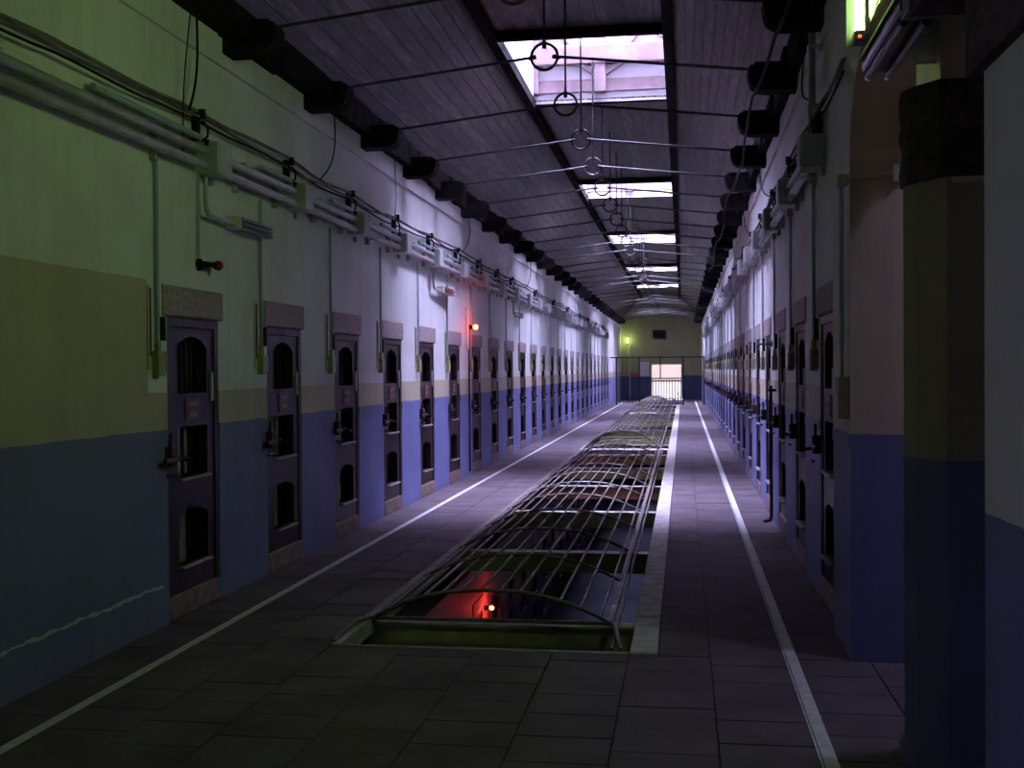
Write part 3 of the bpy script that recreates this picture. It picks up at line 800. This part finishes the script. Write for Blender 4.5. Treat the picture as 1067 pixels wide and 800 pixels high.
# loose wires from the eaves down to the bundle
def wire(p0, p1, bend, lab, r=.007):
    p0, p1 = Vector(p0), Vector(p1); pts = []
    for k in range(13):
        t = k/12; p = p0.lerp(p1, t); p.y += bend*math.sin(math.pi*t); p.z -= .06*math.sin(math.pi*t)
        pts.append(p)
    tag(obj('loose_wire', MB().tube(pts, r, 5).mesh('loose_wire', M['black'])), lab, 'wire')
wire((-3.19, 7.30, 4.02), (-3.19, 7.17, 3.32), .06, 'black wire hanging from the eaves to the nearest left cable hook', .009)
wire((-3.19, 7.20, 3.95), (-3.2, 7.10, 3.02), -.05, 'thin wire hanging beside the nearest left cable hook', .005)
wire((-3.19, 10.36, 4.0), (-3.19, 9.92, 3.31), .18, 'curved black wire hanging from the eaves above the third left cell door')
wire((-3.19, 12.62, 3.98), (-3.19, 12.60, 3.31), .04, 'black wire hanging from the eaves above the fourth left cell door', .005)
wire((-3.19, 17.10, 4.0), (-3.19, 16.5, 3.31), .35, 'curved black wire hanging from the eaves near the red lamp')
wire((-3.19, 24.2, 4.0), (-3.19, 23.6, 3.31), .3, 'curved black wire hanging from the eaves in the middle of the left wall')
wire((.90, 8.6, 4.05), (.88, 8.15, 3.45), .5, 'black wire hanging from the eaves to the nearest right grey box')
wire((.90, 13.9, 4.02), (.88, 11.8, 3.32), .4, 'slack black wire from the eaves to the third right grey box')
wire((.90, 17.6, 4.02), (.88, 15.3, 3.32), .3, 'slack black wire from the eaves to the fifth right grey box')
wire((.90, 21.4, 3.98), (.88, 19.0, 3.32), .3, 'slack black wire from the eaves to the seventh right grey box')
pts = []
for k in range(60):
    y = 5.5 + k*.35; pts.append((.60 + .03*math.sin(y*1.1), y, 3.83 - .07*abs(math.sin((y-6.16)/PITCH*math.pi))))
tag(obj('cable', MB().tube(pts, .013, 5).mesh('cable', M['black'])), 'black cable slung under the corbels of the right eaves', 'cable')

# branch conduits with three-tube trays
def branch(y, lab, zt=2.69):
    r = empty('branch_conduit', (XL, y, 0)); tag(r, lab, 'conduit', 'branch conduits on the left wall')
    obj('bent_pipe', MB().tube([(.06, 0, 2.92), (.06, 0, 2.76), (.06, .015, 2.705), (.06, .05, 2.672), (.06, .12, 2.665), (.06, .5, 2.665)], .017, 8).mesh('bent_pipe', M['conduit']), r)
    obj('entry_block', MB().cbox(0, .09, .48, .58, 2.63, 2.725, .004).mesh('entry_block', M['board']), r)
    for k, z in enumerate((2.712, 2.678, 2.642)):
        obj('tray_tube', MB().cbox(.042, .10, .56, 1.18, z-.012, z+.012, .004).mesh('tray_tube', M['fixture']), r)
branch(7.42, 'branch conduit with dark slatted tray above the second left cell door')
branch(14.6, 'branch conduit with slatted tray tinted red near the red lamp')
branch(21.7, 'farthest branch conduit with slatted tray on the left wall, well past the red lamp')
# unlit red lamp by the first door
r = empty('red_wall_lamp', (XL, 7.42, 2.33)); tag(r, 'small unlit red wall lamp above the first left cell door', 'lamp')
obj('base', MB().lathe((0, 0, 0), (1, 0, 0), [(0, 0), (.042, 0), (.042, .02), (.025, .03), (.02, .07), (0, .07)], 12).mesh('base', M['black']), r)
obj('arm', MB().tube([(.055, 0, 0), (.075, .05, .004), (.08, .11, .004)], .017, 8).mesh('arm', M['black']), r)
obj('bulb', MB().lathe((.08, .10, .004), (.05, 1, 0), [(0, 0), (.02, .0), (.034, .03), (.036, .055), (.022, .085), (0, .095)], 12).mesh('bulb', M['red_glass']), r)
obj('feed_tube', MB().tube([(.02, -.03, .05), (.02, -.03, .60)], .010, 8).mesh('feed_tube', M['pvc']), r)
# lit red lamps
def red_lamp(loc, energy, lab, back=True, down=True):
    r = empty('red_wall_lamp', loc); tag(r, lab, 'lamp')
    if back: obj('backing_board', MB().cbox(0, .025, -.17, -.03, -.34, .30, .004).mesh('backing_board', M['board']), r)
    obj('base', MB().lathe((0, 0, 0), (1, 0, 0), [(0, 0), (.045, 0), (.045, .02), (.03, .05), (.025, .085), (0, .085)], 12).mesh('base', M['black']), r)
    obj('bulb', MB().lathe((.085, 0, 0), (1, 0, 0), [(0, 0), (.025, 0), (.037, .025), (.037, .045), (.025, .068), (0, .075)], 12).mesh('bulb', M['red_glow']), r)
    if down: obj('down_pipe', MB().tube([(.02, 0, -.02), (.02, 0, -1.5), (.02, .02, -2.2)], .013, 8).mesh('down_pipe', M['iron']), r)
    l = bpy.data.lights.new('red_lamp_light', 'POINT'); l.energy = energy; l.color = (1, .05, .03); l.shadow_soft_size = .05
    lo_ = bpy.data.objects.new('red_lamp_light', l); col.objects.link(lo_); lo_.parent = r; lo_.location = (.23, 0, 0)
red_lamp((XL, 17.3, 2.26), 5.0, 'lit red wall lamp with cream backing board above the left doors')
red_lamp((XL, 18.6, -2.30), 14, 'lit red wall lamp on the storey below, seen through the grille', False, False)

# right wall: conduit over the return, first yellow box, standing black pipe
r = empty('drop_conduit', (XA, 6.58, 0)); tag(r, 'dark vertical conduit with yellow-green box at the near corner of the right wall', 'conduit')
obj('tube', MB().tube([(-.03, 0, 2.62), (-.03, 0, 1.72)], .013, 8).mesh('tube', M['pvc']), r)
obj('switch_box', MB().cbox(-.06, 0, -.07, .07, 1.32, 1.55, .004).tube([(-.03, 0, 1.54), (-.03, 0, 1.74)], .010, 8).mesh('switch_box', M['yellow']), r)
obj('elbow_box', MB().cbox(-.06, .0, -.06, .02, 2.60, 2.66, .004).mesh('elbow_box', M['board']), r)
r = empty('wall_conduit', (XR, 6.47, 2.63)); tag(r, 'thin pale conduit running across the cream return beside the pillar', 'conduit')
obj('pipe', MB().tube([(-.05, -.02, 0), (.41, -.02, .04)], .013, 8).mesh('pipe', M['board']), r)
obj('clip', MB().cbox(.18, .20, -.035, 0, -.03, .06, .002).mesh('clip', M['board']), r)
tag(obj('wall_conduit', MB().tube([(1.02, 4.605, 2.315), (1.2, 4.605, 2.315), (1.42, 4.605, 2.315)], .012, 8).mesh('wall_conduit', M['board'])), 'thin conduit across the pillar face just under the stone capital', 'conduit')
r = empty('standing_pipe', (XR, 12.15, 0)); tag(r, 'black pipe standing against the right wall with a bent foot', 'pipe')
obj('pipe', MB().tube([(-.05, 0, 1.42), (-.05, 0, .08), (-.06, .0, .03), (-.12, .05, .012)], .018, 8).mesh('pipe', M['iron']), r)
obj('clip', MB().cbox(-.08, 0, -.03, .03, 1.36, 1.39, .003).mesh('clip', M['iron']), r)
r = empty('hook_rail', (XR, 12.6, 1.86)); tag(r, 'short black hook rail jutting from the right wall', 'hook')
obj('rail', MB().tube([(0, 0, 0), (-.14, 0, 0), (-.15, 0, -.03)], .012, 6).mesh('rail', M['iron']), r)
obj('base', MB().cbox(-.012, 0, -.03, .03, -.03, .03, .002).mesh('base', M['iron']), r)

# fluorescent lamp above the arch
r = empty('fluorescent_lamp', (XA, 5.86, 3.225)); tag(r, 'lit greenish fluorescent tube lamp upright above the arch at the top edge', 'lamp')
obj('body', MB().cbox(-.02, 0, -.05, .05, -.0, 1.0, .004).mesh('body', M['grey']), r)
obj('tube', MB().lathe((-.042, 0, .02), (0, 0, 1), [(0, 0), (.019, 0), (.019, .96), (0, .96)], 12).mesh('tube', M['tube_light']), r)
obj('light_shield', MB().box(-.09, .0, .062, .070, -.03, 1.0).mesh('light_shield', M['black']), r)  # black plate added to keep the tube's light off the right wall
obj('holder', MB().cbox(-.065, 0, -.045, .045, -.035, .02, .004).mesh('holder', M['fixture']), r)
obj('indicator', MB().cbox(-.05, -.035, -.056, -.046, -.02, -.008, .002).mesh('indicator', M['red_led']), r)
# angled dark lamp fixture
r = empty('twin_lamp', (XA-.06, 4.28, 2.90)); tag(r, 'unlit dark twin lamp fixture on the wall left of the pillar top', 'lamp')
obj('body', MB().cbox(-.07, .06, 0, .88, -.03, .045, .01).mesh('body', M['fixture']), r)
obj('end_box', MB().cbox(-.06, .08, -.10, .06, -.05, .06, .006).mesh('end_box', M['fix_grey']), r)
for gx in (-.045, .035):
    g_ = obj('glass_tube', MB().tube([(gx, .07, -.05), (gx, .86, -.05)], .018, 10).mesh('glass_tube', M['fixture']), r)
    obj('end_lens', MB().lathe((gx, .86, -.05), (0, 1, 0), [(0, .012), (.019, .01), (.019, 0), (.019, -.03)], 10).mesh('end_lens', M['lens']), g_)
obj('hood', MB().prism([(-.075, .02), (-.07, .045), (.06, .045), (.06, .055), (-.07, .055), (-.082, .02)], .0, .88, 'y').mesh('hood', M['black']), r)

# ------------------------------------------------------------------ far end: gate, doorway, vent, lamp, sign
GY = 51.5
r = empty('gate', (0, GY, 0)); tag(r, 'black steel gate screen of bars across the far end', 'gate')
for x in (-2.95, -1.93, 0.0, .91): obj('post', MB().box(x-.03, x+.03, -.03, .03, 0, 2.14).mesh('post', M['iron']), r)
obj('top_rail', MB().box(-3.24, .93, -.025, .025, 2.10, 2.15).mesh('top_rail', M['iron']), r)
obj('mullion', MB().box(-1.03, -.98, -.025, .025, 1.18, 2.10).mesh('mullion', M['iron']), r)
obj('mid_rail', MB().box(-1.93, 0, -.025, .025, 1.165, 1.215).mesh('mid_rail', M['iron']), r)
obj('bottom_rail', MB().box(-1.93, 0, -.02, .02, .05, .10).mesh('bottom_rail', M['iron']), r)
bm_ = MB().tube([(0, 0, .1), (0, 0, 1.17)], .017, 6).mesh('bar', M['iron'])
for k in range(1, 16): obj('bar', bm_, r, (-1.93 + 1.93*k/16, 0, 0))
for (a, c) in ((-3.24, -1.93), (0, .93)):
    for k in range(1, 9): obj('bar', MB().tube([(0, 0, .02), (0, 0, 2.1)], .006, 5).mesh('bar', M['iron']), r, (a + (c-a)*k/9, 0, 0))
r = empty('door_%d' % n, (-.87, YE+.1, 0)); tag(r, 'bright glazed double door in the far end wall', 'door', kind='structure'); n += 1
obj('pane', MB().box(-.78, .78, .0, .02, 1.0, 1.84).mesh('pane', M['pane_pink']), r)
obj('pane', MB().box(-.78, .78, .0, .02, .06, .94).mesh('pane', M['pane_white']), r)
obj('frame', MB().box(-.82, -.76, -.03, .03, 0, 1.9).box(.76, .82, -.03, .03, 0, 1.9).box(-.82, .82, -.03, .03, 1.83, 1.9).box(-.82, .82, -.03, .03, .93, 1.01).box(-.82, .82, -.03, .03, 0, .07).mesh('frame', M['board']), r)
obj('latch', MB().cbox(.55, .66, -.045, -.03, .28, .34, .004).mesh('latch', M['fixture']), r)
r = empty('notice_board', (-2.05, YE-.002, 1.2)); tag(r, 'pale lavender board on the end wall left of the bright door', 'board')
obj('panel', MB().cbox(-.24, .28, -.03, 0, .02, .80, .006).mesh('panel', M['well']), r)
obj('frame', MB().box(-.26, .30, -.035, 0, .78, .82).box(-.26, .30, -.035, 0, 0, .03).mesh('frame', M['fix_grey']), r)
r = empty('wall_vent', (-1.23, YE-.002, 3.41)); tag(r, 'dark square ventilation grille high on the end wall', 'vent')
obj('frame', MB().box(-.36, .36, -.03, 0, -.25, -.21).box(-.36, .36, -.03, 0, .21, .25).box(-.36, -.32, -.03, 0, -.25, .25).box(.32, .36, -.03, 0, -.25, .25).mesh('frame', M['fixture']), r)
obj('backing', MB().box(-.33, .33, -.006, 0, -.23, .23).mesh('backing', M['black']), r)
for k in range(6): obj('slat', MB().box(-.32, .32, -.028, -.008, -.18 + k*.07, -.165 + k*.07).mesh('slat', M['fixture']), r)
r = empty('wall_lamp', (-2.89, YE-.002, 3.12)); tag(r, 'small lit yellowish tube lamp on the left of the end wall', 'lamp')
obj('base', MB().cbox(-.05, .05, -.05, 0, -.18, .18, .005).mesh('base', M['grey']), r)
obj('tube', MB().lathe((0, -.085, -.15), (0, 0, 1), [(0, 0), (.035, 0), (.035, .30), (0, .30)], 10).mesh('tube', M['end_tube']), r)
l = bpy.data.lights.new('end_lamp_light', 'POINT'); l.energy = 9; l.color = (.8, 1, .35); l.shadow_soft_size = .1
lo_ = bpy.data.objects.new('end_lamp_light', l); col.objects.link(lo_); lo_.parent = r; lo_.location = (.0, -.25, 0)
r = empty('wall_sign', (-2.55, YE-.002, 1.3)); tag(r, 'small red sign on the end wall above the dado', 'sign')
obj('plate', MB().cbox(-.2, .2, -.02, 0, -.08, .08, .004).mesh('plate', M['red_sign']), r)
obj('rim', MB().box(-.21, .21, -.022, 0, -.09, -.08).box(-.21, .21, -.022, 0, .08, .09).mesh('rim', M['fix_grey']), r)
tag(obj('standing_pipe', MB().tube([(-2.78, YE-.05, 0), (-2.78, YE-.05, 2.9)], .03, 8).mesh('standing_pipe', M['board'])), 'pale vertical pipe on the end wall below the small lamp', 'pipe')
print('planks', NP, 'objects', len(bpy.data.objects))
